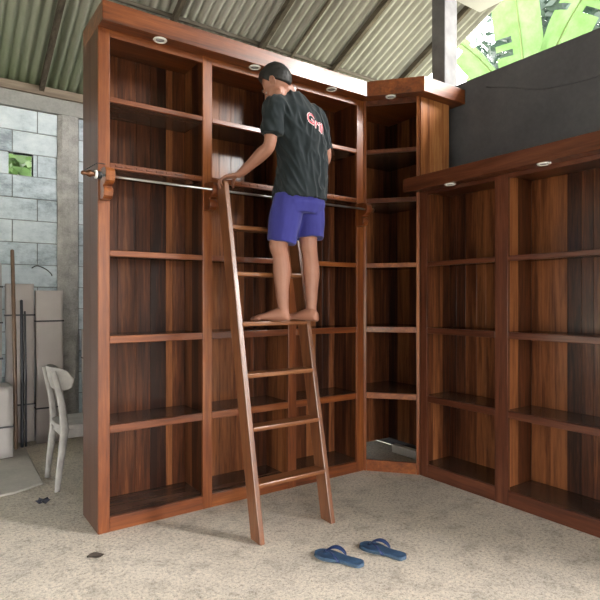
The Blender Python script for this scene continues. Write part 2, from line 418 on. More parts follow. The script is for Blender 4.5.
for i in (1, 2):
    c = sum(ST[i])/2; m_ = MB(); planks(m_, 'y', .024, .338, c-.012, c+.012, 0, HT, .105); obj('divider', m_, W_panel, bc, .0012)
m_ = MB(); planks(m_, 'y', .024, .338, 2.010, 2.028, 0, HT, .105); obj('side_panel', m_, W_panel, bc, .0012)
inner = [(.020,.673), (.697,1.338), (1.362,2.010)]
for (a, b2) in inner:
    m_ = MB(); planks(m_, 'x', a, b2, .338, .352, .07, HT); obj('back_panel', m_, W_panel, bc, .0015)
    m_ = MB(); m_.box(a, b2, .024, .338, .062, .083); obj('bottom_shelf', m_, W_shelf['x'], bc, .001)
m_ = MB(); m_.box(.022, 2.026, .3535, .358, .05, HT); obj('backing_sheet', m_, W_panel, bc)
opening = [(.066,.652), (.718,1.315), (1.385,1.962)]
for (a, b2), (c, d_) in zip(inner, opening):
    for k, (zt, th) in enumerate(SH):
        m_ = MB(); m_.box(a+.001, b2-.001, .025, .337, zt-.022, zt-.001); s_ = obj('shelf', m_, W_shelf['x'], bc, .001)
        m_ = MB(); m_.box(c, d_, .002, .0245, zt-th, zt)
        obj('shelf_edge', m_, W['x'], s_, .003)
        if k == 3:
            m_ = MB()
            x = c+.03
            while x < d_-.05: m_.box(x, x+.045, -.004, .003, zt-.022, zt-.010); x += .062
            obj('carved_moulding', m_, W['x'], s_, .002)
    m_ = MB(); m_.box(c, d_, .002, .024, .0, .083); obj('base_rail', m_, W['x'], bc, .003)
    m_ = MB(); m_.box(c, d_, .002, .024, HT-.045, HT); obj('top_rail', m_, W['x'], bc, .003)
m_ = MB(); m_.prism([(0,-.09), (1.988,-.09), (2.030,0.0), (2.030,D), (0,D)], HT, 3.04); obj('cornice', m_, W['x'], bc, .003)
for x in (.352, 1.015, 1.675): downlight(bc, x, -.042, HT)
# corbels and the ladder rail
def corbel(c, parent):
    w = .026
    pr = [(.0,1.925), (.0,2.10), (-.085,2.10), (-.118,2.092), (-.135,2.07), (-.138,2.045), (-.128,2.02), (-.105,2.005), (-.078,2.0), (-.073,1.993), (-.092,1.985), (-.098,1.965), (-.09,1.94), (-.07,1.925)]
    m_ = MB(); m_.prism([(y, z) for y, z in pr], c-w, c+w, 'x'); return obj('corbel', m_, W['z'], parent, .004)
for (a, b2) in ST[:3]: corbel((a+b2)/2, bc)
corbel(1.972, bc)
m_ = MB(); m_.tube([(-.03,-.11,2.045), (1.0,-.11,2.045), (2.01,-.11,2.045)], .007, 14); rail = obj('ladder_rail', m_, M['steel'], bc); rail['label'] = 'steel rail for the ladder'
m_ = MB(); m_.lathe((-.035,-.11,2.045), [(.004,-.085), (.011,-.080), (.014,-.070), (.008,-.062), (.017,-.050), (.020,-.038), (.014,-.026), (.009,-.020), (.015,-.012)], 'x', 20); obj('finial', m_, M['bronze'], rail)['label'] = 'turned bronze finial'
m_ = MB(); m_.lathe((-.035,-.11,2.045), [(.022,-.012), (.024,-.008), (.024,-.002), (.021,.001)], 'x', 20); obj('collar', m_, M['white_plastic'], rail)
m_ = MB(); m_.lathe((-.035,-.11,2.045), [(.017,.001), (.020,.004), (.020,.022), (.016,.026)], 'x', 20); obj('knob', m_, M['black'], rail)
m_ = MB(); m_.lathe((2.01,-.11,2.045), [(.0095,0), (.016,.006), (.015,.022), (.004,.034)], 'x', 16); obj('finial', m_, M['bronze'], rail)
m_ = MB(); P_, R_ = smoothpts([(.04,-.004,2.135), (.0,-.006,2.135), (-.012,-.012,2.13), (-.07,-.06,2.085), (-.115,-.105,2.045), (-.118,-.110,2.04)], [.0022]*6, 4); m_.tube(P_, R_, 6); obj('wire', m_, M['black'], bc)['label'] = 'thin dark wire looped from the stile to the finial'

# ------------------------------------------------------------------ corner cupboard
cc = thing('corner_bookcase', 'tall angled corner bookcase between the two straight bookcases', 'bookcase', (2.35, .1, 0))
A = Vector((2.032, 0)); B = Vector((2.312, -.33)); dd = (B-A).normalized(); nn = Vector((dd.y, -dd.x))
if nn.y > 0: nn = -nn
def quad(p, q, t0, t1, z0, z1, m_=None):
    """slab along the angled front, from t0 to t1 behind it"""
    m_ = m_ or MB(); a0 = A+dd*p-nn*t0; b0 = A+dd*q-nn*t0; b1 = A+dd*q-nn*t1; a1 = A+dd*p-nn*t1
    return m_.prism([tuple(a0), tuple(b0), tuple(b1), tuple(a1)], z0, z1)
LL = (B-A).length
foot = [(2.034,.024), (2.034,.35), (2.66,.35), (2.66,-.328), (2.335,-.328)]
for p, q in ((.0,.020), (LL-.024, LL)): obj('stile', quad(p, q, .0, .022, 0, HT), W['z'], cc, .002)
for k, (zt, th) in enumerate(SH):
    a0 = A+dd*.02-nn*.024; b0 = A+dd*(LL-.02)-nn*.024
    m_ = MB(); m_.prism([tuple(a0), tuple(b0), (2.335,-.308), (2.640,-.308), (2.640,.336), (2.048,.336), (2.048,.03)], zt-.022, zt-.001); s_ = obj('shelf', m_, W_shelf['x'], cc)
    obj('shelf_edge', quad(.022, LL-.026, .0, .024, zt-th, zt), WD['x'] if k > 2 else W['x'], s_, .003)  # upper edges take the wood with shade in its colour
obj('base_rail', quad(.022, LL-.026, .002, .022, 0, .088), W['x'], cc, .003)
obj('top_rail', quad(.022, LL-.026, .002, .022, HT-.045, HT), WD['x'], cc, .003)
m_ = MB(); planks(m_, 'y', .01, .336, 2.033, 2.047, .0, HT, .105); obj('side_panel', m_, W_panel, cc, .0012)
m_ = MB(); planks(m_, 'x', 2.330, 2.66, -.328, -.310, .0, HT, .082); obj('side_panel', m_, wood('painted_sunlit_boards', (.16,.050,.018), (.36,.135,.050), (.55,.26,.10), 'z', .35, .8), cc, .0012)['label'] = 'planked side panel, its orange-brown brightened as if sunlit'  # brighter than the other panels: daylight is put into the colour
m_ = MB(); planks(m_, 'x', 2.05, 2.64, .337, .352, .10, HT); obj('back_panel', m_, W_panel, cc, .0015)
m_ = MB(); planks(m_, 'y', -.308, .337, 2.641, 2.656, .10, HT); obj('back_panel', m_, W_panel, cc, .0015)
m_ = MB(); m_.prism([(2.032,.353), (2.657,.353), (2.657,-.305), (2.661,-.305), (2.661,.357), (2.032,.357)], .10, HT); obj('backing_sheet', m_, W_panel, cc)
c0 = (1.988,-.09); c1 = (2.268,-.42)
m_ = MB(); m_.prism([(2.032,0), c0, c1, (2.745,-.42), (2.745,.355), (2.032,.355)], HT, 3.04); obj('cornice', m_, W['x'], cc, .003)
mid = (A+B)/2+nn*.042; downlight(cc, mid.x, mid.y, HT)
m_ = MB(); m_.prism([(2.58,.24), (2.636,.24), (2.636,-.30), (2.58,-.30)], .0, .072)
tag(obj('bright_gap_strip', m_, M['pale'], bevel=.006), 'pale strip on the floor inside the corner bookcase, added for the bright gap under its back', 'timber')  # white strip added to stand in for brightness below the back panel

# ------------------------------------------------------------------ low bookcase on the right
lb = thing('bookcase', 'lower bookcase along the rendered wall, on the right, shade painted into its frame', 'bookcase', (2.48, -1.05, 0))
X0_, X1_ = 2.312, 2.66; H2 = 2.18
RS = [(-.405,-.332), (-1.095,-.995), (-1.79,-1.69)]
for a, b2 in RS:
    m_ = MB(); m_.box(X0_, X0_+.024, a, b2, 0, H2); obj('stile', m_, WD['z'], lb, .003)
for a, b2 in ((-.352,-.334), (-1.057,-1.033), (-1.79,-1.77)):
    m_ = MB(); planks(m_, 'x', X0_+.024, X1_-.018, a, b2, 0, H2, .105); obj('divider' if a == -1.057 else 'side_panel', m_, W_panel, lb, .0012)
for (a, b2), (c, d_) in zip(((-1.033,-.352), (-1.77,-1.057)), ((-.995,-.405), (-1.69,-1.095))):
    m_ = MB(); planks(m_, 'y', a, b2, X1_-.017, X1_-.002, .07, H2); obj('back_panel', m_, W_panel, lb, .0015)
    m_ = MB(); m_.box(X0_+.024, X1_-.018, a, b2, .075, .098); obj('bottom_shelf', m_, W_shelf['y'], lb, .001)
    for zt, th in SH[:3]:
        m_ = MB(); m_.box(X0_+.025, X1_-.019, a+.001, b2-.001, zt-.022, zt-.001); s_ = obj('shelf', m_, W_shelf['y'], lb, .001)
        m_ = MB(); m_.box(X0_+.002, X0_+.0245, c, d_, zt-th, zt); obj('shelf_edge', m_, WD['y'], s_, .003)
    m_ = MB(); m_.box(X0_+.002, X0_+.024, c, d_, 0, .098); obj('base_rail', m_, WD['y'], lb, .003)
    m_ = MB(); m_.box(X0_+.002, X0_+.024, c, d_, H2-.03, H2); obj('top_rail', m_, WD['y'], lb, .003)
m_ = MB(); m_.prism([(2.222,-1.88), (2.222,-.245), (2.300,-.336), (2.66,-.336), (2.66,-1.88)], H2, 2.285); obj('cornice', m_, WD['y'], lb, .003)
for y in (-.66, -1.37): downlight(lb, 2.268, y, H2)

# ------------------------------------------------------------------ ladder
ld = thing('library_ladder', 'wooden library ladder leaning on the rail of the tall bookcase', 'ladder', (.95, -.5, 0))
def fy(h): return -.655+.2075*h
LT = 2.085
def stringer(x0, x1):
    m_ = MB(); d = .105
    m_.hexa([(x0,fy(0),0), (x1,fy(0),0), (x1,fy(0)+d,0), (x0,fy(0)+d,0), (x0,fy(LT),LT), (x1,fy(LT),LT), (x1,fy(LT)+d,LT), (x0,fy(LT)+d,LT)])
    return obj('stringer', m_, W_lad, ld, .004)
stringer(.690, .722); stringer(1.187, 1.219)
for k in range(6):
    h = .30*(k+1)+.02*(k < 3); h = [.315,.62,.92,1.22,1.52,1.81][k]
    m_ = MB(); m_.box(.716, 1.193, fy(h)-.004, fy(h)+.098, h-.026, h); obj('tread', m_, W_ladx, ld, .006)
for x in (.706, 1.203):
    m_ = MB(); P_, R_ = smoothpts([(x,-.165,1.96), (x,-.135,2.0), (x,-.1275,2.04), (x,-.110,2.066), (x,-.090,2.05), (x,-.088,2.02)], [.006]*6, 4); m_.tube(P_, R_, 8, round_ends=True); obj('rail_hook', m_, M['steel'], ld)

# ------------------------------------------------------------------ slippers
def slipper(hx, hy, tx, ty, label, flip):
    d = Vector((tx-hx, ty-hy)); L = d.length; ang = math.atan2(d.y, d.x)
    r = thing('flip_flop', label, 'slipper', ((hx+tx)/2, (hy+ty)/2, 0), ang, 'pair of blue flip flops on the floor')
    k = L/.27
    half = []
    for i in range(25):
        t = i/24; x = (t-.5)*.27
        w = .034+.016*math.sin(PI*min(1, max(0, (t-.25)/.75)))**1.0 if t > .25 else .034
        w = .033+.014*(math.exp(-((t-.72)/.22)**2))-.004*math.exp(-((t-.4)/.15)**2)
        e = min(1, t/.11); f = min(1, (1-t)/.16); w *= math.sqrt(max(0, 1-(1-e)**2))*math.sqrt(max(0, 1-(1-f)**2))
        half.append((x*k, w, .004*math.exp(-((t-.72)/.2)**2)*flip))
    half = [(x, w*1.14, c) for x, w, c in half]; poly = [(x, w+c) for x, w, c in half[1:-1]]+[(half[-1][0], half[-1][2])]+[(x, -w+c) for x, w, c in half[1:-1]][::-1]+[(half[0][0], 0)]
    def local(m_): m_.bm.transform(r.matrix_basis); return m_
    m_ = MB(); m_.prism(poly, .0015, .013); obj('sole', local(m_), M['slip_s'], r, .003)
    m_ = MB(); m_.prism([(x*.985, y*.97) for x, y in poly], .013, .020); obj('footbed', local(m_), M['slip'], r, .003)
    toe = Vector((.080*k, .004*flip, .020))
    m_ = MB()
    for s in (1, -1):
        rings = []
        for i in range(13):
            t = i/12
            c = Vector((.080*k+(-.105)*t, s*(.003+.043*math.sin(t*PI/2)), .021+.027*math.sin(PI*min(1, t*1.05))**.8+.012*math.sin(PI*t)*0))
            if i == 12: c.z = .013
            wd = .005+.009*math.sin(PI*t*.6); ax = Vector((1,.2*s,0)).normalized()
            tn = Vector((-.105, s*.043, .0)).normalized(); ax = Vector((-tn.y, tn.x, 0))*s; ax = (ax+Vector((0,0,-.5*s*s))).normalized()
            up = Vector((0,0,1)); rings.append([c+ax*wd*math.cos(a)+up*.0028*math.sin(a) for a in [2*PI*j/10 for j in range(10)]])
        m_.loft(rings)
    m_.tube([(.082*k,.0,.018), (.080*k,.0,.030)], .005, 10, round_ends=True)
    obj('strap', local(m_), M['slip_b'], r)
slipper(1.0, -1.156, .885, -.895, 'blue flip flop on the floor, the one nearer the ladder', 1)
slipper(1.23, -1.226, 1.14, -.965, 'blue flip flop on the floor, the one farther right from the ladder', -1)

# ------------------------------------------------------------------ unfinished chair on the left
ch = thing('chair', 'unfinished pale wooden chair beside the tall bookcase', 'chair', (.2, 1.07, 0))
def chair():
    for y in (.886, 1.257):
        s = 1 if y > 1 else -1; z0 = 0
        pts = [(-.05, y, 0), (-.035, y, .15), (-.012, y, .33), (-.004, y, .46), (-.025, y-.004*s, .64), (-.072, y-.012*s, .85)]
        rings = []
        P_, R_ = smoothpts(pts, [.017,.020,.025,.026,.022,.017], 5)
        for p, r_ in zip(P_, R_):
            rings.append([(p.x+r_*a, p.y+r_*.85*b2, p.z) for a, b2 in ((-1,-.6), (-.6,-1), (.6,-1), (1,-.6), (1,.6), (.6,1), (-.6,1), (-1,.6))])
        m_ = MB(); m_.loft(rings); obj('back_leg', m_, M['chair'], ch)
    for y in (.89, 1.25):
        m_ = MB(); m_.loft([[(.38+a*r_, y+b2*r_, z) for a, b2 in ((-1,-1), (1,-1), (1,1), (-1,1))] for z, r_ in ((0,.014), (.43,.022))], smooth=False); obj('front_leg', m_, M['chair'], ch, .003)
    m_ = MB(); poly = []
    for i in range(32):
        a = 2*PI*i/32; cx, cy = math.cos(a), math.sin(a)
        poly.append((.19+.235*math.copysign(abs(cx)**.6, cx), 1.07+.21*math.copysign(abs(cy)**.6, cy)))
    m_.prism(poly, .43, .462); obj('seat', m_, M['chair'], ch, .008)
    m_ = MB(); m_.box(.0, .39, .885, .905, .365, .43); m_.box(.0, .39, 1.237, 1.257, .365, .43); m_.box(.365, .39, .9, 1.24, .365, .43); m_.box(-.01, .012, .9, 1.24, .365, .43); obj('apron', m_, M['chair'], ch, .003)
    # curved backrest with rounded ends
    m_ = MB(); N = 24; rings = []
    for i in range(N+1):
        t = i/N*2-1; y = 1.07+t*.225; x = -.062+.115*abs(t)**2.6; 
        hh = .080*(1-abs(t)**7)**.5+.004; zc = .785
        lean = .22
        ring = []
        for j in range(16):
            a = 2*PI*j/16; z = math.sin(a)*hh; q = math.copysign(abs(math.cos(a))**.6, math.cos(a))*.010
            ring.append((x+q-z*lean, y, zc+z))
        rings.append(ring)
    m_.loft(rings); obj('backrest', m_, M['chair'], ch)
chair()

# ------------------------------------------------------------------ packages, poles
def rbox(m_, x0, x1, y0, y1, z0, z1, lean=0, puff=.012):
    """soft wrapped package: gridded box, bulged a little, leaning back by lean"""
    g = bmesh.new(); bmesh.ops.create_cube(g, size=1); bmesh.ops.subdivide_edges(g, edges=g.edges[:], cuts=7, use_grid_fill=True)
    vmap = {}
    for v in g.verts:
        x, y, z = v.co+Vector((.5,.5,.5))
        k = puff*(1-(2*x-1)**2)*(1-(2*z-1)**2)+noise.noise((x*3+x0*9, z*4, y*2))*puff*.5
        y2 = y0+(y1-y0)*y - (k if y < .5 else 0)
        w = noise.noise((z*3+x0, x*2, 4))*puff*.6
        vmap[v] = m_.bm.verts.new((x0+(x1-x0)*x+w, y2+lean*z*(z1-z0), z0+(z1-z0)*z))
    fs = [m_.bm.faces.new([vmap[v] for v in f.verts]) for f in g.faces]
    for f in fs: f.smooth = True
    m_._tone(fs); g.free(); return m_
def strap(parent, x0, x1, y0, y1, z, lean=0):
    m_ = MB(); yl = lean*z; e = .004
    m_.box(x0-e, x1+e, y0-.016+yl, y0-.011+yl, z-.007, z+.007); m_.box(x0-e-.003, x0-e, y0-.014+yl, y1+yl, z-.007, z+.007); m_.box(x1+e, x1+e+.003, y0-.014+yl, y1+yl, z-.007, z+.007)
    obj('strap', m_, M['strap'], parent)
def package(label, x0, x1, y0, y1, z0, z1, lean, straps, mat, cat='package'):
    r = thing('wrapped_package', label, cat, ((x0+x1)/2, (y0+y1)/2, z0))
    m_ = MB(); rbox(m_, x0, x1, y0, y1, z0, z1, lean); obj('wrapping', m_, M[mat], r)
    for z in straps:
        m2 = z; strap(r, x0, x1, y0, y1, z0+m2, lean)
    for o in r.children:
        if o.name.startswith('strap'): pass
    return r
package('tall flat wrapped package against the block wall, directly behind the poles', -.20, .035, 2.36, 2.44, .03, 1.50, .02, (.35, 1.18), 'wrap')
package('tall flat wrapped package against the wall, behind the chair back', .05, .285, 2.35, 2.43, .0, 1.44, .02, (.33, 1.15), 'wrap')
package('tall pale wrapped package at the left edge, farthest from the bookcase', -.62, -.245, 2.24, 2.34, .028, 1.68, .02, (.80, 1.12, 1.44), 'wrap_b')
package('short pale wrapped bundle on the slab below the tallest package', -.60, -.20, 1.90, 2.20, .028, .62, .0, (.26,), 'wrap_b')
package('rounded wrapped package behind the chair, half hidden by the bookcase', .47, .80, 2.30, 2.42, .0, 1.06, .02, (.78,), 'wrap_b')
def pole(name, label, p0, p1, r, mat):
    m_ = MB(); P_, R_ = smoothpts([p0, tuple((a+b2)/2+.004 for a, b2 in zip(p0, p1)), p1], [r]*3, 6); m_.tube(P_, R_, 12, round_ends=True); return tag(obj(name, m_, M[mat]), label, 'pole')
pole('bamboo_pole', 'tall brown pole leaning on the block wall', (-.150, 2.13, .045), (-.150, 2.37, 1.80), .016, 'pole_brown')
pole('metal_pipe', 'dark pipe leaning beside the brown pole, the taller of two', (-.098, 2.16, .045), (-.082, 2.32, 1.34), .013, 'pole_dark')
pole('metal_pipe', 'shorter dark pipe leaning nearest the chair', (-.068, 2.15, .045), (-.055, 2.31, 1.24), .009, 'pole_dark')

# litter on the floor
m_ = MB(); N = 10
c = [m_.bm.verts.new((-.17+.042*math.cos(2*PI*i/N)*(1+.3*math.sin(3*i)), .72+.05*math.sin(2*PI*i/N), .006+.018*(i % 2))) for i in range(N)]
t_ = m_.bm.verts.new((-.17, .72, .022)); b_ = m_.bm.verts.new((-.17, .72, .002))
for i in range(N): m_.bm.faces.new((c[i], c[(i+1) % N], t_)); m_.bm.faces.new((c[(i+1) % N], c[i], b_))
tag(obj('plastic_scrap', m_, M['scrap']), 'crumpled dark plastic scrap on the floor by the bookcase side', 'litter')
def dry_leaf(x, y, s, a, label, mat='leafdark'):
    m_ = MB(); top = []; bot = []
    N = 9
    L1 = []; L2 = []; Md = []
    for i in range(N):
        t = i/(N-1); w = s*.32*math.sin(PI*t)**.8; px = (t-.5)*s
        def T(u, v_, z): return (x+u*math.cos(a)-v_*math.sin(a), y+u*math.sin(a)+v_*math.cos(a), z)
        L1.append(m_.bm.verts.new(T(px, w, .010+.004*math.sin(5*t)))); L2.append(m_.bm.verts.new(T(px, -w, .009+.004*math.cos(4*t)))); Md.append(m_.bm.verts.new(T(px, 0, .004)))
    for i in range(N-1):
        m_.bm.faces.new((L1[i], Md[i], Md[i+1], L1[i+1])); m_.bm.faces.new((Md[i], L2[i], L2[i+1], Md[i+1]))
    o = obj('dry_leaf', m_, M[mat]); so = o.modifiers.new('s', 'SOLIDIFY'); so.thickness = .0015
    return tag(o, label, 'leaf')
dry_leaf(-.08, -.26, .085, -.2, 'small dark dry leaf on the floor in front of the bookcase corner')

# ------------------------------------------------------------------ the man on the ladder
mroot = thing('person', 'person in dark t-shirt and blue shorts standing barefoot on the ladder', 'person', (.998, -.389, 1.22), -YAW)
def local(m_): m_.bm.transform(mroot.matrix_basis); return m_
def remeshed(name, m_, mat, voxel, parent, smooth=4, fac=.5, disp=None):
    o = obj(name, local(m_), mat, parent)
    r = o.modifiers.new('r', 'REMESH'); r.mode = 'VOXEL'; r.voxel_size = voxel; r.use_smooth_shade = True
    s = o.modifiers.new('s', 'SMOOTH'); s.iterations = smooth; s.factor = fac
    dg = bpy.context.evaluated_depsgraph_get(); dg.update()
    me = bpy.data.meshes.new_from_object(o.evaluated_get(dg)); o.modifiers.clear(); o.data = me
    if not me.materials: me.materials.append(mat)
    if disp:
        nrm = [v.normal.copy() for v in me.vertices]
        for v, nv in zip(me.vertices, nrm): v.co += nv*disp(v.co)
    for p in me.polygons: p.use_smooth = True
    return o
def limb(m_, P, R, k=5, n=16):
    a, b2 = smoothpts(P, R, k); m_.tube(a, b2, n, round_ends=True)
def torso(m_, rows, n=28, sup=.85):
    rings = []
    for (c, a, b2, th) in rows:
        r = Vector((math.cos(th), math.sin(th), 0)); f = Vector((-math.sin(th), math.cos(th), 0)); c = Vector(c)
        rings.append([c+r*a*math.copysign(abs(math.cos(t))**sup, math.cos(t))+f*b2*math.copysign(abs(math.sin(t))**sup, math.sin(t)) for t in [2*PI*i/n for i in range(n)]])
    m_.loft(rings)
def finger(m_, base, d0, seg, bend, axis, r):
    """chain of phalanges; bend = angles about axis"""
    p = Vector(base); d = Vector(d0).normalized(); P = [p-d*.02, p]; R = [r*1.05, r*1.08]
    for s, b2 in zip(seg, bend):
        d = Matrix.Rotation(b2, 3, axis) @ d; P.append(P[-1]+d*s); R.append(R[-1]*.93)
    a, rr = smoothpts(P, R, 3); m_.tube(a, rr, 10, round_ends=True)
def hand(m_, wrist, D, Wd, thumb_side, bends, k=1.0):
    """D along the hand, Wd across towards the thumb"""
    D = Vector(D).normalized(); Wd = Vector(Wd); Wd = (Wd-D*Wd.dot(D)).normalized(); N_ = D.cross(Wd)*thumb_side
    if N_.z < 0: N_ = -N_
    wrist = Vector(wrist)
    # palm
    rows = []
    for t, w, h in ((-.01,.026,.019), (.02,.032,.017), (.05,.039,.015), (.075,.041,.013), (.088,.038,.011)):
        c = wrist+D*t*k; rows.append([c+Wd*w*math.cos(a)+N_*h*math.sin(a) for a in [2*PI*i/18 for i in range(18)]])
    m_.loft(rows)
    ax = D.cross(N_).normalized()   # bending about this turns D away from N_
    if (Matrix.Rotation(.5, 3, ax) @ D).dot(N_) > 0: ax = -ax
    offs = (.030, .010, -.010, -.029); lens = ((.043,.027,.021), (.047,.030,.022), (.044,.028,.021), (.034,.021,.018)); rs = (.0085,.009,.0085,.0075)
    for j in range(4):
        finger(m_, wrist+D*(.084-.004*(j == 3))*k+Wd*offs[j], D+Wd*(.05*(1.5-j)), lens[j], bends[j], ax, rs[j])
    tb = wrist+D*.028+Wd*.030-N_*.004
    finger(m_, tb, D*.55+Wd*.75-N_*.25, (.036,.028,.022), (.35,.3,.25), ax, .0105)

def rotv(v, a): return Vector((v[0]*math.cos(a)-v[1]*math.sin(a), v[0]*math.sin(a)+v[1]*math.cos(a), v[2] if len(v) > 2 else 0))
# head frame
hc = Vector((-.018, -.112, 1.418))
hy = math.radians(22); pd = math.radians(36)
h0 = Vector((-math.cos(hy), math.sin(hy), 0))
HF = h0*math.cos(pd)+Vector((0,0,-math.sin(pd))); HU = h0*math.sin(pd)+Vector((0,0,math.cos(pd))); HR = HF.cross(HU).normalized()
HM = Matrix((HR, HF, HU)).transposed()
def H(p): return hc+HM @ Vector(p)
b = MB()
# head
b.ell(H((0,-.012,.028)), (.072,.090,.083), HM); b.ell(H((0,.028,-.025)), (.058,.060,.078), HM); b.ell(H((0,.038,-.070)), (.043,.043,.036), HM, 2)
b.ell(H((0,.070,-.097)), (.020,.018,.016), HM, 2)
for s in (1, -1):
    b.ell(H((s*.026,.079,.014)), (.024,.012,.008), HM, 2); b.ell(H((s*.036,.062,-.028)), (.020,.018,.016), HM, 2)
    b.ell(H((s*.048,.02,-.062)), (.014,.035,.025), HM, 2)
    # ear: rim and lobe
    pts = [H((s*.070,.006,-.028)), H((s*.078,-.010,-.024)), H((s*.084,-.022,-.004)), H((s*.086,-.020,.016)), H((s*.082,-.006,.024)), H((s*.076,.006,.016)), H((s*.072,.008,.0))]
    limb(b, pts, [.006,.006,.005,.005,.005,.005,.005], 4, 8); b.ell(H((s*.074,-.006,.0)), (.005,.014,.022), HM, 2)
limb(b, [H((0,.086,.010)), H((0,.100,-.012)), H((0,.108,-.028))], [.007,.009,.012], 4, 10)
for s in (1, -1): b.ell(H((s*.012,.094,-.031)), (.008,.010,.008), HM, 2)
b.ell(H((0,.087,-.054)), (.022,.010,.006), HM, 2); b.ell(H((0,.084,-.066)), (.020,.010,.007), HM, 2)
# neck + trunk
limb(b, [(.07,-.045,1.33), (.045,-.06,1.385), (.012,-.085,1.42), (-.012,-.10,1.455)], [.062,.054,.053,.055])
SR = math.radians(43)
torso(b, [((.114,0,.76),.13,.10,.62), ((.118,0,.82),.145,.105,.64), ((.132,.008,.93),.125,.09,.68), ((.125,.005,1.05),.135,.095,.72), ((.108,-.01,1.18),.15,.10,SR), ((.09,-.025,1.27),.155,.09,SR), ((.078,-.035,1.33),.12,.07,SR), ((.06,-.05,1.37),.06,.05,SR)])
# arms
limb(b, [(.03,-.09,1.30), (-.030,-.142,1.268), (-.050,-.150,1.18), (-.063,-.140,1.055), (-.115,-.095,1.010), (-.20,-.035,.950), (-.258,.005,.914)], [.042,.043,.042,.038,.041,.031,.025])
hand(b, (-.262,.008,.911), (-.97,-.02,-.18), (-.1,.96,0), 1, ((.35,.95,.5), (.38,.95,.5), (.40,.95,.5), (.42,.9,.5)))
limb(b, [(.15,.03,1.31), (.215,.095,1.30), (.262,.135,1.18), (.285,.160,1.060), (.24,.195,1.01), (.17,.235,.965), (.115,.265,.935)], [.042,.043,.042,.038,.041,.031,.025])
hand(b, (.112,.266,.932), (-.80,.15,-.45), (.35,-.85,0), -1, ((.35,.8,.5), (.38,.8,.5), (.40,.8,.5), (.42,.8,.5)))
# legs
limb(b, [(.060,-.045,.76), (.035,-.055,.62), (-.010,-.066,.475), (.000,-.052,.40), (.008,-.035,.30), (.010,-.042,.17), (.018,-.042,.085), (.020,-.043,.045)], [.088,.076,.058,.050,.054,.040,.033,.034])
limb(b, [(.165,.050,.76), (.170,.040,.63), (.170,.018,.495), (.180,.028,.41), (.190,.045,.30), (.190,.035,.17), (.190,.028,.085), (.190,.026,.045)], [.088,.076,.056,.050,.053,.040,.033,.034])
def foot_(m_, heel, toe, out):
    heel = Vector(heel); toe = Vector(toe); d = (toe-heel).normalized(); L = .26; s = Vector((-d.y, d.x, 0))*out; up = s.cross(d).normalized()
    if up.z < 0: up = -up
    rows = []
    for t, w, h, o in ((-.004,.014,.016,0), (.008,.026,.028,0), (.035,.031,.036,0), (.07,.031,.036,0), (.105,.033,.030,.002), (.14,.039,.023,.004), (.17,.044,.020,.004), (.19,.043,.0165,.004), (.202,.038,.014,.003)):
        t *= 1.06; w *= 1.08; h *= 1.12; c = heel+d*t+up*h+s*o*-1
        rows.append([c+s*w*math.cos(a)+up*h*math.sin(a) for a in [2*PI*i/20 for i in range(20)]])
    m_.loft(rows)
    for j, (o, r, l) in enumerate(((-.031,.0135,.046), (-.010,.0092,.048), (.0075,.0085,.042), (.024,.008,.034), (.039,.008,.022))):
        p = heel+d*.200+s*o+up*r
        m_.tube([p-d*.02, p, p+d*l*.6+up*.003, p+d*l], [r, r, r, r*.85], 10, round_ends=True)
foot_(b, (.052,-.058,.002), (-.19,.006,.002), 1)     # left foot, outer side towards us
foot_(b, (.226,-.012,-.004), (.03,.125,.008), 1)
body = remeshed('body', b, M['skin'], .0042, mroot, 3, .5)
# eyes
for s in (1, -1):
    m_ = MB(); m_.ell(H((s*.028,.0700,-.004)), (.0115,.0100,.0070), HM, 2); obj('eye', local(m_), M['eye'], mroot)
    m_ = MB(); m_.ell(H((s*.028,.0750,-.0065)), (.005,.0065,.005), HM, 2); obj('pupil', local(m_), M['black'], mroot)
    m_ = MB(); limb(m_, [H((s*.012,.091,.018)), H((s*.028,.090,.024)), H((s*.044,.078,.020))], [.003,.0038,.002], 3, 6); obj('eyebrow', local(m_), M['hair'], mroot)
# hair
m_ = MB(); g = bmesh.ops.create_icosphere(m_.bm, subdivisions=5, radius=1)
for v in g['verts']:
    u = v.co.normalized(); p = Vector((u.x*.072, u.y*.090-.012, u.z*.083+.028))
    front = max(0, u.y)
    line = .072*max(0, min(1, (p.y-.010)/.030))-.012*max(0, min(1, (p.y-.05)/.03)) + (.004 if p.y > -.02 else -.060*min(1, (-.02-p.y)/.05)) + .022*max(0, 1-abs(p.y+.002)/.018)
    k = max(-1, min(1, (p.z-line)/.012))
    th = .009+.016*max(0, min(1, (p.z-.045)/.05))+.006*max(0, p.y)/.08
    th += .0035*noise.noise(u*9)+.003*noise.noise(u*22)
    p += u*(th if k > 0 else 0)*min(1, max(0, k))+u*(-.012 if k <= 0 else 0)*min(1, -min(0, k))
    v.co = H(p)
for f in m_.bm.faces: f.smooth = True
obj('hair', local(m_), M['hair'], mroot)['label'] = 'short black hair'
# t-shirt
def wr(scale, amp, zs=.35):
    def f(co):
        q = Vector((co.x*scale, co.y*scale, co.z*scale*zs)); return amp*(noise.noise(q)+.55*noise.noise(q*2.1+Vector((3,1,2)))-.1)
    return f
m_ = MB()
torso(m_, [((.118,0,.748),.176,.142,.64), ((.120,.003,.80),.174,.140,.65), ((.128,.007,.88),.166,.130,.68), ((.136,.007,1.0),.160,.116,.70), ((.120,-.003,1.11),.172,.122,.73), ((.104,-.015,1.20),.180,.124,SR), ((.092,-.025,1.275),.176,.110,SR), ((.078,-.035,1.33),.142,.090,SR), ((.062,-.047,1.372),.090,.074,SR), ((.046,-.060,1.398),.062,.060,SR)])
limb(m_, [(.03,-.09,1.29), (-.026,-.140,1.285), (-.040,-.148,1.21)], [.074,.072,.068])
limb(m_, [(.15,.04,1.29), (.205,.092,1.300), (.245,.12,1.21)], [.074,.074,.066])
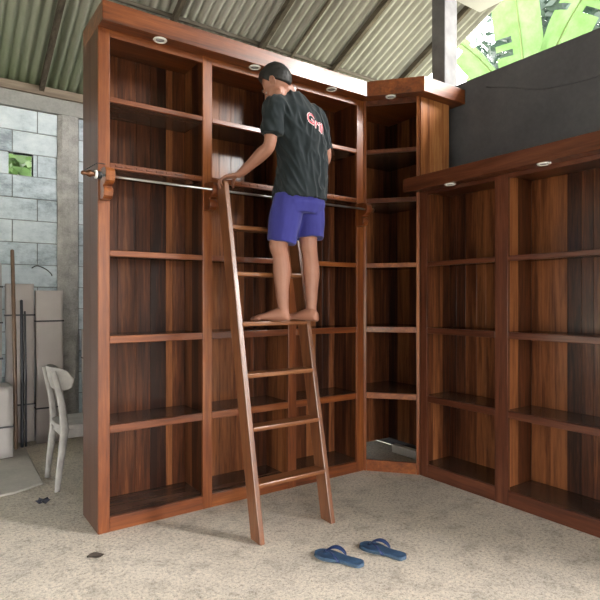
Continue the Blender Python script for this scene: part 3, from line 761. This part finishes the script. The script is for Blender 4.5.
def sleeve(m_, p0, p1, r0, r1):
    p0 = Vector(p0); p1 = Vector(p1); m_.tube([p0, p0.lerp(p1,.5), p1], [r0, (r0+r1)/2, r1], 22)
sleeve(m_, (-.034,-.145,1.25), (-.050,-.150,1.112), .062, .066); sleeve(m_, (.228,.105,1.27), (.272,.145,1.100), .060, .062)
def folds(co):
    a = noise.noise(Vector((co.x*22+co.z*9, co.y*22-co.z*6, co.z*5))); b_ = noise.noise(Vector((co.x*9, co.y*9, co.z*4+2)))
    return .012*(1-abs(a)*3.2)*.6+.012*b_-.003
shirt = remeshed('t_shirt', m_, M['shirt'], .006, mroot, 4, .5, folds); shirt['label'] = 'faded dark green-black t-shirt'
m_ = MB()
torso(m_, [((.118,0,.83),.145,.108,.64), ((.118,0,.78),.158,.120,.63), ((.113,0,.72),.168,.130,.62), ((.10,-.005,.66),.158,.118,.60)])
m_.tube([(.055,-.050,.76), (.030,-.058,.62), (.006,-.064,.478)], [.102,.100,.092], 24); m_.tube([(.170,.050,.76), (.178,.040,.63), (.182,.028,.512)], [.100,.096,.088], 24)
shorts = remeshed('shorts', m_, M['shorts'], .006, mroot, 4, .5, wr(11, .008)); shorts['label'] = 'faded royal blue knee shorts'
# print across the back of the shirt, lying on the cloth
bpy.context.view_layer.update()
from mathutils.bvhtree import BVHTree
def project_text(txt, size, shift_v, mat, z0, name, grow=0):
    cu = bpy.data.curves.new('t', 'FONT'); cu.body = txt; cu.size = size; cu.align_x = 'CENTER'; cu.offset = grow; cu.shear = .15; cu.resolution_u = 3
    to = bpy.data.objects.new('t', cu); C.objects.link(to); dg = bpy.context.evaluated_depsgraph_get(); dg.update()
    me = bpy.data.meshes.new_from_object(to.evaluated_get(dg)); bpy.data.objects.remove(to)
    bm = bmesh.new(); bm.from_mesh(me)
    bmesh.ops.triangulate(bm, faces=bm.faces[:]); bmesh.ops.subdivide_edges(bm, edges=[e for e in bm.edges if e.calc_length() > .012], cuts=2)
    tree = BVHTree.FromPolygons([v.co for v in shirt.data.vertices], [p.vertices for p in shirt.data.polygons])
    a = SR+.02; rgt = Vector((math.cos(a), math.sin(a), 0)); back = Vector((math.sin(a), -math.cos(a), 0)); c = Vector((.106,-.012,1.18+shift_v))
    for v in bm.verts:
        o_ = c+rgt*(v.co.x+.030)+Vector((0,0,v.co.y-.42*v.co.x))+back*.4
        h = tree.ray_cast(o_, -back)
        v.co = (h[0]+back*z0) if h[0] is not None else (o_-back*.27)
    bm.to_mesh(me); bm.free(); me.materials.clear(); me.materials.append(mat)
    o = bpy.data.objects.new(name, me); C.objects.link(o); o.parent = shirt
    return o
project_text('Grill', .088, -.005, M['print_w'], .0022, 'print_outline', .0035)['label'] = 'pale outline around the lettering'
project_text('Grill', .088, -.005, M['print_'], .0042, 'print')['label'] = 'red lettering across the back'

# ------------------------------------------------------------------ greenery outside
def banana_leaf(m_, base, az, length, width, rise, droop, seed, roll=0.0):
    rnd = random.Random(seed); base = Vector(base); N = 30
    h = Vector((math.cos(az), math.sin(az), 0)); sd = Vector((-math.sin(az), math.cos(az), 0))
    pts = []; p = base.copy(); ang = rise
    for i in range(N+1):
        pts.append((p.copy(), ang)); d = h*math.cos(ang)+Vector((0,0,math.sin(ang))); p = p+d*length/N; ang -= droop/N*(.4+1.2*i/N)
    mid = []
    for s in (1, -1):
        prev = None; gap = 0
        for i in range(3, N+1):
            t = (i-3)/(N-3); w = width*(math.sin(PI*min(1, t*.92+.06))**.55)
            if t > .93: w *= max(.05, (1-t)/.07)
            c, a = pts[i]; up = -h*math.sin(a)+Vector((0,0,math.cos(a)))
            fold = .35+.15*math.sin(t*7+seed)
            row = [m_.bm.verts.new(c+(sd*math.cos(roll)+up*math.sin(roll))*s*w*u*math.cos(fold*u)-up*w*fold*u*u*.8+up*.01*noise.noise((i*.9, u*2, seed))) for u in (0,.33,.66,1)]
            if prev and gap <= 0:
                for j in range(3): f = m_.bm.faces.new((prev[j], row[j], row[j+1], prev[j+1])); f.smooth = True
            elif prev:
                f = m_.bm.faces.new((prev[0], row[0], row[1], prev[1])); f.smooth = True
            gap = 1 if rnd.random() < .12 and gap <= 0 else gap-1
            prev = row
    r_ = MB(); r_.tube([q[0]+Vector((0,0,-.004)) for q in pts[::3]], [.022*(1-.8*k/10) for k in range(len(pts[::3]))], 6); return r_
def banana(x, y, h, leaves, label):
    r = thing('banana_plant', label, 'plant', (x, y, 0), 0, 'banana plants beyond the wall')
    m_ = MB(); P_, R_ = smoothpts([(x,y,-.06), (x+.02,y,h*.5), (x-.02,y+.03,h)], [.14,.12,.075], 5); m_.tube(P_, R_, 14); obj('stem', m_, M['stem'], r)
    for i, (az, L, w, ri, dr) in enumerate(leaves):
        m_ = MB(); rb = banana_leaf(m_, (x, y, h-.1), math.radians(az), L, w, ri, dr, i*7+int(x*3)); lf = obj('leaf', m_, M['banana'], r); obj('midrib', rb, M['midrib'], lf)
banana(5.9, 1.0, 3.7, [(200,2.4,.33,1.35,.9), (150,2.3,.32,1.15,1.2), (250,2.4,.34,1.2,1.2), (300,2.2,.3,1.1,1.4), (20,2.2,.3,1.1,1.6), (90,2.2,.3,1.0,1.6), (225,1.7,.28,.7,1.5)], 'banana plant with tall upright leaves nearest the roof post')
banana(6.4, -.9, 3.3, [(170,2.6,.34,1.25,1.1), (210,2.6,.33,1.0,1.3), (130,2.5,.33,1.3,.8), (260,2.4,.32,1.2,1.2), (330,2.2,.3,1.1,1.4), (60,2.3,.3,1.2,1.3), (95,2.4,.3,.8,1.5)], 'banana plant with broad arching leaves, at the upper right')
banana(8.4, 2.8, 3.6, [(190,2.6,.36,1.2,1.2), (230,2.6,.36,1.0,1.4), (140,2.6,.36,1.2,1.0), (280,2.4,.34,1.1,1.4), (10,2.3,.32,1.1,1.4)], 'banana plant farthest away behind the roof edge')
def foliage(m_, c, r, n, s, seed, squash=.8):
    rnd = random.Random(seed); c = Vector(c)
    for _ in range(n):
        u = Vector((rnd.gauss(0,1), rnd.gauss(0,1), rnd.gauss(0,1))).normalized(); q = r*(.55+.45*rnd.random()**.5)*(1+.35*noise.noise(u*2.2+Vector((seed,0,0))))
        p = c+Vector((u.x*q, u.y*q, u.z*q*squash)); a = Vector((rnd.gauss(0,1), rnd.gauss(0,1), rnd.gauss(0,.6))).normalized(); b2 = a.cross(u)
        if b2.length < .1: continue
        b2.normalize(); k = s*rnd.uniform(.6, 1.3)
        v = [m_.bm.verts.new(p+w) for w in (-a*k, -a*k*.2+b2*k*.45, a*k, -a*k*.2-b2*k*.45)]; m_.bm.faces.new(v)
def tree(x, y, h, r, n, s, label, mat='foliage', seed=1, name='tree', group='trees beyond the shed'):
    t = thing(name, label, 'tree' if name == 'tree' else 'bush', (x, y, 0), 0, group)
    m_ = MB(); P_, R_ = smoothpts([(x,y,-.06), (x+.1,y,h*.5), (x,y+.1,h)], [.16,.12,.07] if name == 'tree' else [.03,.02,.01], 4); m_.tube(P_, R_, 10); obj('trunk', m_, M['trunk'], t)
    m_ = MB(); foliage(m_, (x, y, h), r, n, s, seed); obj('crown', m_, M[mat], t)
tree(13, 2.6, 8.0, 3.4, 7000, .20, 'leafy tree behind the banana plants, left of the two', seed=2)
tree(13, -6.0, 8.0, 3.6, 7000, .20, 'leafy tree behind the banana plants, right of the two', seed=5)
tree(-.9, 6.5, 3.6, 1.9, 9000, .11, 'bright green bush seen through the hole in the block wall', 'bush', 9, 'bush', None)
tree(5.2, 2.6, 3.4, .9, 2500, .12, 'low green bush just outside the wall by the roof post', 'bush', 11, 'bush', None)
for i, (x, y) in enumerate(((-11,-6.2), (-11.3,.3), (-10.8,6.8))):
    tree(x, y, 2.6, 2.6, 3500, .22, 'dense green tree standing left of the shed', 'foliage', 20+i, 'tree', 'trees left of the shed')

# ------------------------------------------------------------------ light, camera
w = bpy.data.worlds.new('World'); bpy.context.scene.world = w; w.use_nodes = True; nt = w.node_tree; bg = nt.nodes['Background']
tc = nt.nodes.new('ShaderNodeTexCoord'); sp = nt.nodes.new('ShaderNodeSeparateXYZ'); nt.links.new(tc.outputs['Generated'], sp.inputs[0])
c = ramp(nt, sp.outputs['Z'], [(0, (.90,.88,.82)), (.25, (1.0,.985,.96)), (1, (.92,.96,1.0))])
nt.links.new(c, bg.inputs['Color']); bg.inputs['Strength'].default_value = 3.0
sl = bpy.data.lights.new('sun', 'SUN'); sl.energy = 2.2; sl.angle = math.radians(28); sl.color = (1,.97,.93)
so = bpy.data.objects.new('sun', sl); C.objects.link(so); so.location = (8,-10,6); so.rotation_euler = Vector((-.6*.9, .8*.9, -.42)).to_track_quat('-Z', 'Y').to_euler()
cam = bpy.data.cameras.new('camera'); cam.sensor_width = 36; cam.lens = 36*537/600; cam.clip_start = .05; cam.clip_end = 300
co = bpy.data.objects.new('camera', cam); C.objects.link(co)
co.location = (-.825, -3.19, 1.35); co.rotation_euler = (PI/2, 0, -YAW)
sc = bpy.context.scene; sc.camera = co
sc.view_settings.view_transform = 'Standard'; sc.view_settings.look = 'None'; sc.view_settings.gamma = 1; sc.view_settings.use_curve_mapping = False
sc.view_settings.exposure = 2.35
sc.cycles.max_bounces = 10; sc.cycles.diffuse_bounces = 5
